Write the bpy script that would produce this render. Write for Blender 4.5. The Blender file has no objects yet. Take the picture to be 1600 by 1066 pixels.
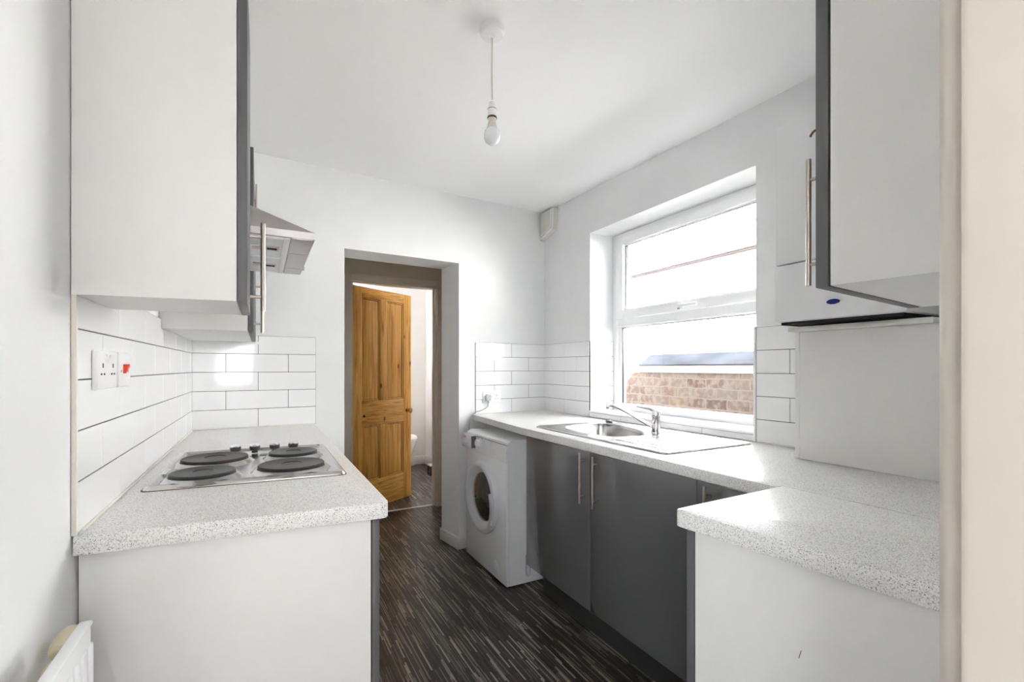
import bpy, bmesh, math, random
from mathutils import Vector, Matrix
random.seed(4)
PI = math.pi
sc = bpy.context.scene
COL = sc.collection

# ------------------------------------------------------------------ camera
PSI = .49
cam_d = bpy.data.cameras.new('camera'); cam = bpy.data.objects.new('camera', cam_d); COL.objects.link(cam)
cam_d.sensor_width = 36; cam_d.lens = 735 / 1600 * 36
cam_d.shift_y = 42 / 1600
cam_d.clip_start = .01
cam.location = (0, 0, 1.27); cam.rotation_euler = (PI / 2, 0, -PSI)
sc.camera = cam

# ------------------------------------------------------------------ world, sun, exposure
w = bpy.data.worlds.new('sky'); sc.world = w; w.use_nodes = True
bg = w.node_tree.nodes['Background']; bg.inputs[0].default_value = (.93, .965, 1, 1); bg.inputs[1].default_value = 5.5
sun_d = bpy.data.lights.new('sun', 'SUN'); sun_d.energy = 75; sun_d.angle = .03; sun_d.color = (1, .985, .965)
sun = bpy.data.objects.new('sun', sun_d); COL.objects.link(sun)
sun.rotation_euler = Vector((.68, .10, -.70)).to_track_quat('-Z', 'Y').to_euler(); sun.location = (-3, 1, 6)
sc.view_settings.view_transform = 'Standard'; sc.view_settings.look = 'None'
sc.view_settings.exposure = 1.56; sc.view_settings.gamma = 1
sc.cycles.max_bounces = 16; sc.cycles.diffuse_bounces = 10; sc.cycles.glossy_bounces = 6
sc.cycles.transparent_max_bounces = 12; sc.cycles.sample_clamp_indirect = 8

# ------------------------------------------------------------------ helpers
class MB:
    def __init__(s): s.bm = bmesh.new()
    def _tag(s, faces, mi, smooth=False):
        for f in faces: f.material_index = mi; f.smooth = smooth
    def prism(s, poly, z0, z1, bevel=0, mi=0, seg=2):
        b = bmesh.new()
        lo = [b.verts.new((p[0], p[1], z0)) for p in poly]; hi = [b.verts.new((p[0], p[1], z1)) for p in poly]
        n = len(poly)
        b.faces.new(lo[::-1]); b.faces.new(hi)
        for i in range(n): b.faces.new((lo[i], lo[(i + 1) % n], hi[(i + 1) % n], hi[i]))
        return s._merge(b, bevel, mi, seg)
    def _merge(s, b, bevel, mi, seg=2, M=None, smooth=None):
        bmesh.ops.recalc_face_normals(b, faces=b.faces)
        if bevel > 0:
            bmesh.ops.bevel(b, geom=b.edges[:], offset=bevel, segments=seg, affect='EDGES', profile=.5)
        if M is not None: b.transform(M)
        vm = {}
        for v in b.verts: vm[v] = s.bm.verts.new(v.co)
        for f in b.faces:
            try: g = s.bm.faces.new([vm[v] for v in f.verts])
            except ValueError: continue
            g.material_index = mi; g.smooth = bool(smooth)
        b.free(); return s
    def box(s, x0, x1, y0, y1, z0, z1, bevel=0, mi=0, M=None, seg=2):
        b = bmesh.new()
        bmesh.ops.create_cube(b, size=1)
        for v in b.verts:
            v.co = Vector((x0 if v.co.x < 0 else x1, y0 if v.co.y < 0 else y1, z0 if v.co.z < 0 else z1))
        return s._merge(b, bevel, mi, seg, M)
    def hexa(s, pts, bevel=0, mi=0):
        "eight corners: four below, four above, both in the same turn"
        b = bmesh.new(); v = [b.verts.new(p) for p in pts]
        b.faces.new((v[3], v[2], v[1], v[0])); b.faces.new(v[4:8])
        for i in range(4): b.faces.new((v[i], v[(i + 1) % 4], v[4 + (i + 1) % 4], v[4 + i]))
        return s._merge(b, bevel, mi)
    def lathe(s, prof, c, axis='Z', n=40, mi=0, smooth=True):
        "prof: (radius, height) pairs along the axis from point c"
        b = bmesh.new(); rings = []
        for r, h in prof:
            if r < 1e-6: rings.append([b.verts.new((0, 0, h))])
            else: rings.append([b.verts.new((r * math.cos(2 * PI * i / n), r * math.sin(2 * PI * i / n), h)) for i in range(n)])
        for a, d in zip(rings, rings[1:]):
            for i in range(n):
                j = (i + 1) % n
                vs = [a[0] if len(a) == 1 else a[i], a[0] if len(a) == 1 else a[j], d[0] if len(d) == 1 else d[j], d[0] if len(d) == 1 else d[i]]
                u = []
                for q in vs:
                    if q not in u: u.append(q)
                if len(u) > 2: b.faces.new(u)
        for rg, fl in ((rings[0], True), (rings[-1], False)):
            if len(rg) > 1: b.faces.new(rg if not fl else rg[::-1])
        ax = Vector(axis) if not isinstance(axis, str) else {'X': Vector((1, 0, 0)), 'Y': Vector((0, 1, 0)), 'Z': Vector((0, 0, 1))}[axis]
        M = Matrix.Translation(Vector(c)) @ ax.to_track_quat('Z', 'Y').to_matrix().to_4x4()
        return s._merge(b, 0, mi, M=M, smooth=smooth)
    def cyl(s, p0, p1, r, n=20, mi=0, r1=None):
        p0 = Vector(p0); p1 = Vector(p1); L = (p1 - p0).length
        return s.lathe([(r, 0), (r1 if r1 is not None else r, L)], p0, tuple((p1 - p0) / L), n, mi)
    def tube(s, pts, r, n=10, mi=0, res=8):
        P = [Vector(p) for p in pts]; path = []
        for i in range(len(P) - 1):
            a = P[max(i - 1, 0)]; b_ = P[i]; c = P[i + 1]; d = P[min(i + 2, len(P) - 1)]
            for k in range(res):
                t = k / res
                path.append(.5 * ((2 * b_) + (c - a) * t + (2 * a - 5 * b_ + 4 * c - d) * t * t + (-a + 3 * b_ - 3 * c + d) * t ** 3))
        path.append(P[-1]); b = bmesh.new(); rings = []
        rr = r if callable(r) else (lambda t: r)
        up = None
        for i, p in enumerate(path):
            t = (path[min(i + 1, len(path) - 1)] - path[max(i - 1, 0)]).normalized()
            if up is None: up = t.orthogonal().normalized()
            up = (up - t * up.dot(t)).normalized(); sd = t.cross(up); R = rr(i / (len(path) - 1))
            rings.append([b.verts.new(p + R * (math.cos(2 * PI * k / n) * up + math.sin(2 * PI * k / n) * sd)) for k in range(n)])
        for a, c in zip(rings, rings[1:]):
            for k in range(n): b.faces.new((a[k], a[(k + 1) % n], c[(k + 1) % n], c[k]))
        b.faces.new(rings[0][::-1]); b.faces.new(rings[-1])
        return s._merge(b, 0, mi, smooth=True)
    def loft(s, loops, mi=0, cap0=True, cap1=True, smooth=True):
        b = bmesh.new(); R = [[b.verts.new(p) for p in L] for L in loops]; n = len(loops[0])
        for a, c in zip(R, R[1:]):
            for k in range(n): b.faces.new((a[k], a[(k + 1) % n], c[(k + 1) % n], c[k]))
        if cap0: b.faces.new(R[0][::-1])
        if cap1: b.faces.new(R[-1])
        return s._merge(b, 0, mi, smooth=smooth)

def tag(o, label=None, cat=None, group=None, kind=None):
    if label: o['label'] = label
    if cat: o['category'] = cat
    if group: o['group'] = group
    if kind: o['kind'] = kind
    return o
WM = {}
def thing(name, label=None, cat=None, loc=(0, 0, 0), rotz=0, group=None, kind=None):
    o = bpy.data.objects.new(name, None); COL.objects.link(o); o.location = loc; o.rotation_euler = (0, 0, rotz)
    o.empty_display_size = .05
    WM[o.name] = Matrix.Translation(loc) @ Matrix.Rotation(rotz, 4, 'Z')
    return tag(o, label, cat, group, kind)
def obj(name, mb, mats, parent=None, label=None, local=False):
    "local=False: the mesh was written in room coordinates and is moved into its parent's frame"
    bm = mb.bm; me = bpy.data.meshes.new(name)
    base = Matrix.Identity(4)
    if parent is not None: base = WM[parent.name]
    if not local and parent is not None: bm.transform(base.inverted())
    bm.normal_update(); bm.to_mesh(me); bm.free()
    for m in (mats if isinstance(mats, (list, tuple)) else [mats]): me.materials.append(m)
    try: me.set_sharp_from_angle(angle=math.radians(35))
    except Exception: pass
    o = bpy.data.objects.new(name, me); COL.objects.link(o)
    if parent is not None: o.parent = parent
    WM[o.name] = base
    if label: o['label'] = label
    return o
def struct(name, mb, mats, label=None):
    o = obj(name, mb, mats); o['kind'] = 'structure'
    if label: o['label'] = label
    return o
def single(name, mb, mats, label, cat, loc, group=None):
    "a thing that is one mesh, its origin moved to loc"
    mb.bm.transform(Matrix.Translation(-Vector(loc)))
    o = obj(name, mb, mats); o.location = loc
    return tag(o, label, cat, group)

# ------------------------------------------------------------------ materials
def newmat(name):
    m = bpy.data.materials.new(name); m.use_nodes = True
    return m, m.node_tree.nodes, m.node_tree.links, m.node_tree.nodes['Principled BSDF']
def plain(name, col, rough=.5, metal=0, bump=0, scale=40, vary=0, coat=0, spec=None):
    m, N, L, P = newmat(name)
    P.inputs['Base Color'].default_value = (*col, 1); P.inputs['Roughness'].default_value = rough
    P.inputs['Metallic'].default_value = metal
    if spec is not None: P.inputs['Specular IOR Level'].default_value = spec
    if coat: P.inputs['Coat Weight'].default_value = coat; P.inputs['Coat Roughness'].default_value = .05
    tc = N.new('ShaderNodeTexCoord'); no = N.new('ShaderNodeTexNoise'); no.inputs['Scale'].default_value = scale; no.inputs['Detail'].default_value = 4
    L.new(tc.outputs['Object'], no.inputs['Vector'])
    if bump:
        b = N.new('ShaderNodeBump'); b.inputs['Strength'].default_value = bump; b.inputs['Distance'].default_value = .002
        L.new(no.outputs['Fac'], b.inputs['Height']); L.new(b.outputs[0], P.inputs['Normal'])
    if vary:
        n2 = N.new('ShaderNodeTexNoise'); n2.inputs['Scale'].default_value = scale * .12; n2.inputs['Detail'].default_value = 3
        L.new(tc.outputs['Object'], n2.inputs['Vector'])
        r = N.new('ShaderNodeValToRGB'); r.color_ramp.elements[0].position = .3; r.color_ramp.elements[1].position = .7
        r.color_ramp.elements[0].color = (*[c * (1 - vary) for c in col], 1); r.color_ramp.elements[1].color = (*col, 1)
        L.new(n2.outputs['Fac'], r.inputs[0]); L.new(r.outputs[0], P.inputs['Base Color'])
    return m
def mathn(N, L, op, a, b=None):
    n = N.new('ShaderNodeMath'); n.operation = op
    for i, x in enumerate((a, b)):
        if x is None: continue
        if isinstance(x, (int, float)): n.inputs[i].default_value = x
        else: L.new(x, n.inputs[i])
    return n.outputs[0]
def ramp(N, L, fac, stops, const=False):
    r = N.new('ShaderNodeValToRGB'); cr = r.color_ramp
    if const: cr.interpolation = 'CONSTANT'
    while len(cr.elements) < len(stops): cr.elements.new(.5)
    for e, (p, c) in zip(cr.elements, stops): e.position = p; e.color = (*c, 1)
    L.new(fac, r.inputs[0]); return r.outputs[0]

PAINT = plain('white_emulsion', (.795, .80, .807), .6, bump=.12, scale=60, vary=.03)
CEIL = plain('ceiling_emulsion', (.93, .93, .935), .7, bump=.08, scale=50)
JAMB = plain('cream_gloss_paint', (.56, .515, .46), .38, bump=.35, scale=25, vary=.06)
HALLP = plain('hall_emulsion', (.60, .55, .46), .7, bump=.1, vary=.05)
GLOSSW = plain('white_gloss_paint', (.78, .76, .72), .35, bump=.1, scale=30, vary=.04)
FRAMEP = plain('aged_gloss_paint', (.66, .60, .53), .4, bump=.1, scale=30, vary=.06)
CARC = plain('white_melamine', (.80, .795, .78), .42, bump=.03, scale=200, vary=.02)
CARCU = plain('white_melamine_underside', (.84, .84, .84), .3)
GREY = plain('grey_gloss_laminate', (.115, .116, .12), .14, coat=.6)
GREYE = plain('grey_door_edging', (.10, .102, .105), .45)
KICK = plain('dark_plinth', (.035, .035, .036), .4)
STEEL = plain('brushed_steel', (.56, .545, .53), .2, 1, bump=.08, scale=300)
NICKEL = plain('brushed_nickel', (.52, .45, .40), .35, 1, bump=.05, scale=300)
HOODM = plain('hood_steel', (.47, .44, .43), .34, 1, bump=.05, scale=250)
CHROME = plain('chrome', (.82, .82, .85), .06, 1)
BRASS = plain('aged_brass', (.50, .36, .14), .25, 1)
WPLAS = plain('white_plastic', (.86, .86, .87), .3)
APPL = plain('white_enamel', (.86, .865, .885), .25)
DRUM = plain('silver_grey_plastic', (.62, .63, .66), .3)
BLACKP = plain('black_plastic', (.012, .012, .013), .3)
BLACKR = plain('dark_slot', (.01, .01, .01), .8)
PRINT = plain('grey_print', (.12, .12, .14), .6)
CREAM = plain('cream_plastic', (.66, .58, .42), .4, vary=.08)
RED = plain('red_plastic', (.75, .03, .01), .35)
DARKBR = plain('dark_brass', (.10, .07, .03), .35, 1)
GROOVE = plain('dark_groove_line', (.22, .085, .02), .5)  # dark brown lines around the door panel mouldings
BLUE = plain('blue_badge', (.01, .02, .22), .25)
CORD = plain('white_cord', (.66, .60, .55), .5)
GCORD = plain('grey_cord', (.38, .40, .42), .5)
GPLUG = plain('grey_plug', (.42, .48, .48), .4)
RADP = plain('radiator_enamel', (.86, .86, .88), .3)
TRUNK = plain('cream_trunking', (.74, .73, .66), .4, vary=.04)
CERAM = plain('ceramic', (.9, .9, .9), .08)
HOT = plain('cast_iron_hotplate', (.035, .028, .026), .42, bump=.25, scale=220, vary=.35)
HOTD = plain('cast_iron_dark', (.02, .023, .022), .4, bump=.25, scale=220, vary=.3)
TILE = plain('white_glazed_tile', (.86, .86, .875), .07, bump=.03, scale=14)
GROUT = plain('dark_grout', (.05, .042, .04), .8)
GROUTW = plain('pale_grout', (.74, .74, .74), .8)
SEAL = plain('old_sealant', (.78, .74, .66), .5, vary=.12)
STAIN = plain('brown_gasket', (.22, .12, .05), .7, vary=.4)
RENDER = plain('white_render', (.80, .78, .76), .85, bump=.4, scale=8, vary=.15, spec=0)
LEAD = plain('lead_flashing', (.075, .079, .094), .55, bump=.3, scale=30, vary=.4, spec=0)
ROOFT = plain('pale_roof_tile', (.10, .10, .12), .8, bump=.3, vary=.3, spec=0)
MORT = plain('mortar_bed', (.42, .38, .35), .9, bump=.5, scale=20, vary=.1, spec=0)
CONC = plain('yard_concrete', (.74, .73, .71), .9, bump=.3, vary=.2, spec=0)
DARKWALL = plain('eaves_shadow_board', (.05, .044, .045), .8, spec=0)  # near-black tone paints in the shade under eaves and tile edges
BULB = plain('opal_bulb', (.80, .82, .86), .15)
BULB.node_tree.nodes['Principled BSDF'].inputs['Subsurface Weight'].default_value = .0

def floor_mat():
    m, N, L, P = newmat('striped_vinyl')
    tc = N.new('ShaderNodeTexCoord'); sp = N.new('ShaderNodeSeparateXYZ'); L.new(tc.outputs['Object'], sp.inputs[0])
    def layer(wd, ln, seed):
        xi = mathn(N, L, 'FLOOR', mathn(N, L, 'DIVIDE', mathn(N, L, 'ADD', sp.outputs[0], seed), wd))
        wn = N.new('ShaderNodeTexWhiteNoise'); wn.noise_dimensions = '1D'; L.new(xi, wn.inputs['W'])
        yi = mathn(N, L, 'FLOOR', mathn(N, L, 'ADD', mathn(N, L, 'DIVIDE', sp.outputs[1], ln), mathn(N, L, 'MULTIPLY', wn.outputs['Value'], 37.0)))
        cb = N.new('ShaderNodeCombineXYZ'); L.new(xi, cb.inputs[0]); L.new(yi, cb.inputs[1]); cb.inputs[2].default_value = seed
        w3 = N.new('ShaderNodeTexWhiteNoise'); w3.noise_dimensions = '3D'; L.new(cb.outputs[0], w3.inputs['Vector'])
        return w3.outputs['Value']
    a = layer(.0066, .15, 3.0); b = layer(.0036, .28, 11.0); c = layer(.045, .5, 29.0)
    ca = ramp(N, L, a, [(0, (.008, .006, .0045)), (.34, (.020, .014, .011)), (.56, (.048, .034, .026)), (.74, (.115, .088, .066)), (.86, (.40, .36, .29))], True)
    cb_ = ramp(N, L, b, [(0, (.012, .009, .007)), (.5, (.042, .031, .024)), (.80, (.34, .31, .25))], True)
    mx = N.new('ShaderNodeMix'); mx.data_type = 'RGBA'; L.new(c, mx.inputs[0]); mx.inputs[0].default_value = .5
    mul = mathn(N, L, 'MULTIPLY', c, .8); L.new(mul, mx.inputs[0])
    L.new(ca, mx.inputs[6]); L.new(cb_, mx.inputs[7]); L.new(mx.outputs[2], P.inputs['Base Color'])
    P.inputs['Roughness'].default_value = .36
    bp = N.new('ShaderNodeBump'); bp.inputs['Strength'].default_value = .15; bp.inputs['Distance'].default_value = .001
    L.new(a, bp.inputs['Height']); L.new(bp.outputs[0], P.inputs['Normal'])
    return m
FLOOR = floor_mat()

def worktop_mat():
    m, N, L, P = newmat('speckled_laminate')
    tc = N.new('ShaderNodeTexCoord')
    v = N.new('ShaderNodeTexVoronoi'); v.inputs['Scale'].default_value = 640; L.new(tc.outputs['Object'], v.inputs['Vector'])
    s = N.new('ShaderNodeSeparateColor'); L.new(v.outputs['Color'], s.inputs[0])
    c1 = ramp(N, L, s.outputs[0], [(0, (.25, .22, .19)), (.04, (.45, .44, .42)), (.11, (.66, .65, .63)), (.34, (.80, .79, .775)), (.7, (.86, .855, .84))], True)
    L.new(c1, P.inputs['Base Color']); P.inputs['Roughness'].default_value = .3
    return m
WORK = worktop_mat()

def pine_mat(name, horiz=False):
    m, N, L, P = newmat(name)
    tc = N.new('ShaderNodeTexCoord'); mp = N.new('ShaderNodeMapping'); L.new(tc.outputs['Object'], mp.inputs[0])
    mp.inputs['Scale'].default_value = (3, 3, 28) if horiz else (28, 28, 1.6)
    n = N.new('ShaderNodeTexNoise'); n.inputs['Scale'].default_value = 1.6; n.inputs['Detail'].default_value = 7; n.inputs['Distortion'].default_value = .8
    L.new(mp.outputs[0], n.inputs['Vector'])
    c = ramp(N, L, n.outputs['Fac'], [(.28, (.56, .22, .035)), (.45, (.80, .39, .075)), (.6, (.93, .55, .14)), (.75, (.86, .45, .10))])
    v = N.new('ShaderNodeTexVoronoi'); v.inputs['Scale'].default_value = 6.5; v.inputs['Randomness'].default_value = 1
    mp2 = N.new('ShaderNodeMapping'); mp2.inputs['Scale'].default_value = (1, 1, .55); L.new(tc.outputs['Object'], mp2.inputs[0]); L.new(mp2.outputs[0], v.inputs['Vector'])
    k = ramp(N, L, v.outputs['Distance'], [(0, (.16, .05, .015)), (.055, (.34, .13, .03)), (.11, (1, 1, 1))])
    mx = N.new('ShaderNodeMix'); mx.data_type = 'RGBA'; mx.blend_type = 'MULTIPLY'; mx.inputs[0].default_value = .9
    L.new(c, mx.inputs[6]); L.new(k, mx.inputs[7]); L.new(mx.outputs[2], P.inputs['Base Color'])
    P.inputs['Roughness'].default_value = .38
    return m
PINE = pine_mat('waxed_pine'); PINEH = pine_mat('waxed_pine_rail', True)

def brick_mat():
    m, N, L, P = newmat('pale_old_brick')
    tc = N.new('ShaderNodeTexCoord'); sp = N.new('ShaderNodeSeparateXYZ'); L.new(tc.outputs['Object'], sp.inputs[0])
    cb = N.new('ShaderNodeCombineXYZ'); L.new(sp.outputs[1], cb.inputs[0]); L.new(sp.outputs[2], cb.inputs[1])
    nz = N.new('ShaderNodeTexNoise'); nz.inputs['Scale'].default_value = 9; L.new(tc.outputs['Object'], nz.inputs['Vector'])
    ad = N.new('ShaderNodeMix'); ad.data_type = 'RGBA'; ad.blend_type = 'ADD'; ad.inputs[0].default_value = .03
    L.new(cb.outputs[0], ad.inputs[6]); L.new(nz.outputs['Color'], ad.inputs[7])
    b = N.new('ShaderNodeTexBrick'); b.inputs['Scale'].default_value = 1; b.inputs['Brick Width'].default_value = .19; b.inputs['Row Height'].default_value = .078
    b.inputs['Mortar Size'].default_value = .006; b.inputs['Mortar Smooth'].default_value = .4; b.inputs['Bias'].default_value = 0
    b.inputs['Color1'].default_value = (0, 0, 0, 1); b.inputs['Color2'].default_value = (1, 1, 1, 1); b.inputs['Mortar'].default_value = (.5, .5, .5, 1)
    L.new(ad.outputs[2], b.inputs['Vector'])
    c = ramp(N, L, b.outputs['Color'], [(0, (.092, .062, .058)), (.3, (.14, .098, .084)), (.55, (.155, .13, .115)), (.8, (.17, .118, .085)), (1, (.12, .10, .10))])
    mx = N.new('ShaderNodeMix'); mx.data_type = 'RGBA'; L.new(b.outputs['Fac'], mx.inputs[0]); L.new(c, mx.inputs[6]); mx.inputs[7].default_value = (.20, .182, .168, 1)
    n2 = N.new('ShaderNodeTexNoise'); n2.inputs['Scale'].default_value = 22; n2.inputs['Detail'].default_value = 6; L.new(tc.outputs['Object'], n2.inputs['Vector'])
    m2 = N.new('ShaderNodeMix'); m2.data_type = 'RGBA'; L.new(ramp(N, L, n2.outputs['Fac'], [(.44, (0, 0, 0)), (.62, (.85, .85, .85))]), m2.inputs[0])
    L.new(mx.outputs[2], m2.inputs[6]); m2.inputs[7].default_value = (.205, .182, .168, 1)
    L.new(m2.outputs[2], P.inputs['Base Color']); P.inputs['Roughness'].default_value = .9; P.inputs['Specular IOR Level'].default_value = 0
    return m
BRICK = brick_mat()

def glass_mat(name, tint=(1, 1, 1)):
    m = bpy.data.materials.new(name); m.use_nodes = True; N = m.node_tree.nodes; L = m.node_tree.links; N.clear()
    o = N.new('ShaderNodeOutputMaterial'); t = N.new('ShaderNodeBsdfTransparent'); t.inputs[0].default_value = (*tint, 1)
    g = N.new('ShaderNodeBsdfGlossy'); g.inputs['Roughness'].default_value = .01; lw = N.new('ShaderNodeLayerWeight')
    f = N.new('ShaderNodeMath'); f.operation = 'MULTIPLY_ADD'; pw = N.new('ShaderNodeMath'); pw.operation = 'POWER'; pw.inputs[1].default_value = 5
    L.new(lw.outputs['Facing'], pw.inputs[0]); L.new(pw.outputs[0], f.inputs[0]); f.inputs[1].default_value = .8; f.inputs[2].default_value = .035
    x = N.new('ShaderNodeMixShader'); L.new(f.outputs[0], x.inputs[0]); L.new(t.outputs[0], x.inputs[1]); L.new(g.outputs[0], x.inputs[2]); L.new(x.outputs[0], o.inputs[0])
    return m
GLASS = glass_mat('window_glass', (.97, .985, .98))
PORTG = plain('dark_porthole_glass', (.012, .013, .015), .04, coat=1)

# ------------------------------------------------------------------ room shell
XL, XR = -.328, 1.953
TOPZ = 2.62
def BY(x): return 2.98 + (x - XL) * (3.129 - 2.98) / (XR - XL)      # the back wall runs slightly askew
W = .94
b = MB(); b.box(-1.9, 3.1, -3.6, 4.18, -.06, 0); struct('floor', b, FLOOR)
b = MB(); b.box(-.2, 2.4, 4.18, 6.4, -.06, .0005); struct('floor', b, FLOOR)
# ceiling drops a little towards the camera
b = MB()
def cz(y): return 2.478 - .0195 * (3.12 - y)
b.hexa([(-.6, -.05, cz(-.05)), (2.4, -.05, cz(-.05)), (2.4, 3.2, cz(3.2)), (-.6, 3.2, cz(3.2)),
        (-.6, -.05, 2.7), (2.4, -.05, 2.7), (2.4, 3.2, 2.7), (-.6, 3.2, 2.7)])
struct('ceiling', b, CEIL)
b = MB(); b.box(-.6, XL, -.06, 3.3, 0, TOPZ); struct('wall_left', b, PAINT)
WY0, WY1, WZ0, WZ1 = 1.343, 2.545, .972, 2.177      # window opening
b = MB()
b.box(XR, 2.25, -.3, WY0, 0, TOPZ); b.box(XR, 2.25, WY1, 3.4, 0, TOPZ)
b.box(XR, 2.25, WY0, WY1, 0, WZ0); b.box(XR, 2.25, WY0, WY1, WZ1, TOPZ)
b.box(2.2505, 2.27, -.3, WY0, -.1, 2.66, mi=1); b.box(2.2505, 2.27, WY1, 6.2, -.1, 2.66, mi=1); b.box(2.2505, 2.27, WY0, WY1, -.1, WZ0, mi=1); b.box(2.2505, 2.27, WY0, WY1, WZ1, 2.66, mi=1)  # unseen dark outer leaf, added to cut light bouncing onto the garden wall
struct('wall_right', b, [PAINT, BRICK])
b = MB()
b.prism([(-.6, BY(-.6)), (.451, BY(.451)), (.435, 3.28), (-.6, 3.21)], 0, TOPZ)
b.prism([(1.222, BY(1.222)), (2.3, BY(2.3)), (2.3, 3.40), (1.183, 3.329)], 0, TOPZ)
b.prism([(.451, BY(.451)), (1.222, BY(1.222)), (1.183, 3.329), (.435, 3.28)], 2.004, TOPZ)
struct('wall_back', b, PAINT)
# near wall with the doorway the room is seen through
b = MB()
b.prism([(.46, .158), (2.3, .318), (2.3, .10), (.46, -.06)], 0, TOPZ)
b.box(-.6, .50, -.06, .158, 2.06, TOPZ)
struct('wall_near', b, PAINT)
# adjoining room behind the camera, unseen; walls and window openings added for fill light
b = MB(); b.box(-1.9, 3.1, -3.6, -.059, 2.55, 2.65); struct('ceiling', b, CEIL)
b = MB(); b.box(-1.9, XL, -.20, -.06, 0, TOPZ); b.box(2.25, 3.1, -.20, -.06, 0, TOPZ); struct('wall_adjoining_front', b, PAINT)
b = MB(); b.box(-1.9, -1.8, -3.6, -.2, 0, .9); b.box(-1.9, -1.8, -3.6, -.2, 2.25, TOPZ); b.box(-1.9, -1.8, -3.6, -3.3, .9, 2.25); b.box(-1.9, -1.8, -1.35, -.2, .9, 2.25); struct('wall_adjoining_left', b, PAINT)
b = MB(); b.box(3.0, 3.1, -3.6, -.2, 0, TOPZ); struct('wall_adjoining_right', b, PAINT)
b = MB(); b.box(-1.8, 3.0, -3.6, -3.5, 0, 1.0); b.box(-1.8, 3.0, -3.6, -3.5, 2.2, TOPZ); b.box(-1.8, .2, -3.6, -3.5, 1.0, 2.2); b.box(.7, 3.0, -3.6, -3.5, 1.0, 2.2)
struct('wall_adjoining_back', b, PAINT)
b = MB()
b.prism([(.448, -.06), (.448, .150), (.4505, .158), (.456, .163), (.500, .167), (.50, -.06)], 0, TOPZ, bevel=0)
b.prism([(.436, -.06), (.436, .1395), (.4385, .1445), (.449, .1445), (.449, -.06)], 0, 2.3)
struct('trim_1', b, JAMB)
# skirting on the doorway pier
b = MB()
b.prism([(1.168, 3.33), (1.183, 3.335), (1.222, 3.083), (1.36, 3.092), (1.36, 3.077), (1.210, 3.067)], .001, .085, bevel=.003)
struct('baseboard_back', b, GLOSSW)
# hall beyond the opening
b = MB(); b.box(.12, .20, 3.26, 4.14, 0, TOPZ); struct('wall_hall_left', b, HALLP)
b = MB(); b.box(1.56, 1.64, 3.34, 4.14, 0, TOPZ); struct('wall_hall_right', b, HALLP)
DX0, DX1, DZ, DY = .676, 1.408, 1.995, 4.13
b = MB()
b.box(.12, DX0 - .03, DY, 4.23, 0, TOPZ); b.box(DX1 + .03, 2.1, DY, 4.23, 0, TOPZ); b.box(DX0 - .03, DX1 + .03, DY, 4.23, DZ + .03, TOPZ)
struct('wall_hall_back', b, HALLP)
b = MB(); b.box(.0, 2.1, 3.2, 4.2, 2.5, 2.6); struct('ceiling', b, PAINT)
t = thing('trim_2', kind='structure', loc=(1.04, DY, 0))
for x0, x1 in ((DX0 - .035, DX0), (DX1, DX1 + .035)):
    b = MB(); b.box(x0, x1, DY - .004, 4.236, .001, DZ + .0, .003); obj('door_jamb', b, FRAMEP, t)
b = MB(); b.box(DX0 - .035, DX1 + .035, DY - .004, 4.236, DZ + .001, DZ + .03, .003); obj('door_head', b, FRAMEP, t)
b = MB()
b.box(DX0 - .078, DX0 - .012, DY - .022, DY - .004, .001, DZ + .066, .004); b.box(DX1 + .012, DX1 + .078, DY - .022, DY - .004, .001, DZ + .066, .004)
b.box(DX0 - .010, DX1 + .010, DY - .022, DY - .004, DZ + .010, DZ + .066, .004)
obj('architrave', b, FRAMEP, t)
b = MB(); b.box(DX1 - .014, DX1 + .0, 4.16, 4.185, .001, DZ); b.box(DX0, DX0 + .012, 4.16, 4.175, .001, DZ); obj('door_stop', b, FRAMEP, t)
b = MB(); b.box(DX1 - .003, DX1 - .0005, 4.19, 4.215, .93, 1.03); obj('strike_plate', b, BRASS, t, 'brass strike plate')
b = MB(); b.box(DX0, DX1, 4.165, 4.195, .001, .007, .002); struct('trim_3', b, CARC, 'pale threshold strip')
# bathroom
b = MB(); b.box(.0, 2.1, 6.06, 6.16, 0, 1.4); b.box(.0, 2.1, 6.06, 6.16, 2.1, TOPZ); b.box(0, .30, 6.06, 6.16, 1.4, 2.1); b.box(1.30, 2.1, 6.06, 6.16, 1.4, 2.1); struct('wall_bathroom_back', b, PAINT)  # opening hidden by the pine door, added to let light into the bathroom
b = MB(); b.box(1.93, 2.03, 4.23, 6.1, 0, TOPZ); struct('wall_bathroom_right', b, PAINT)
b = MB(); b.box(.1, .2, 4.2, 6.1, 0, TOPZ)
struct('wall_bathroom_left', b, PAINT)
b = MB(); b.box(.0, 2.1, 4.2, 6.2, 2.5, 2.6); struct('ceiling', b, PAINT)
b = MB(); b.box(.2, 1.929, 6.040, 6.059, .002, .11, .004); struct('baseboard_bathroom_back', b, GLOSSW)
b = MB(); b.box(1.911, 1.929, 4.25, 6.038, .002, .11, .004); struct('baseboard_bathroom_right', b, GLOSSW)

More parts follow.
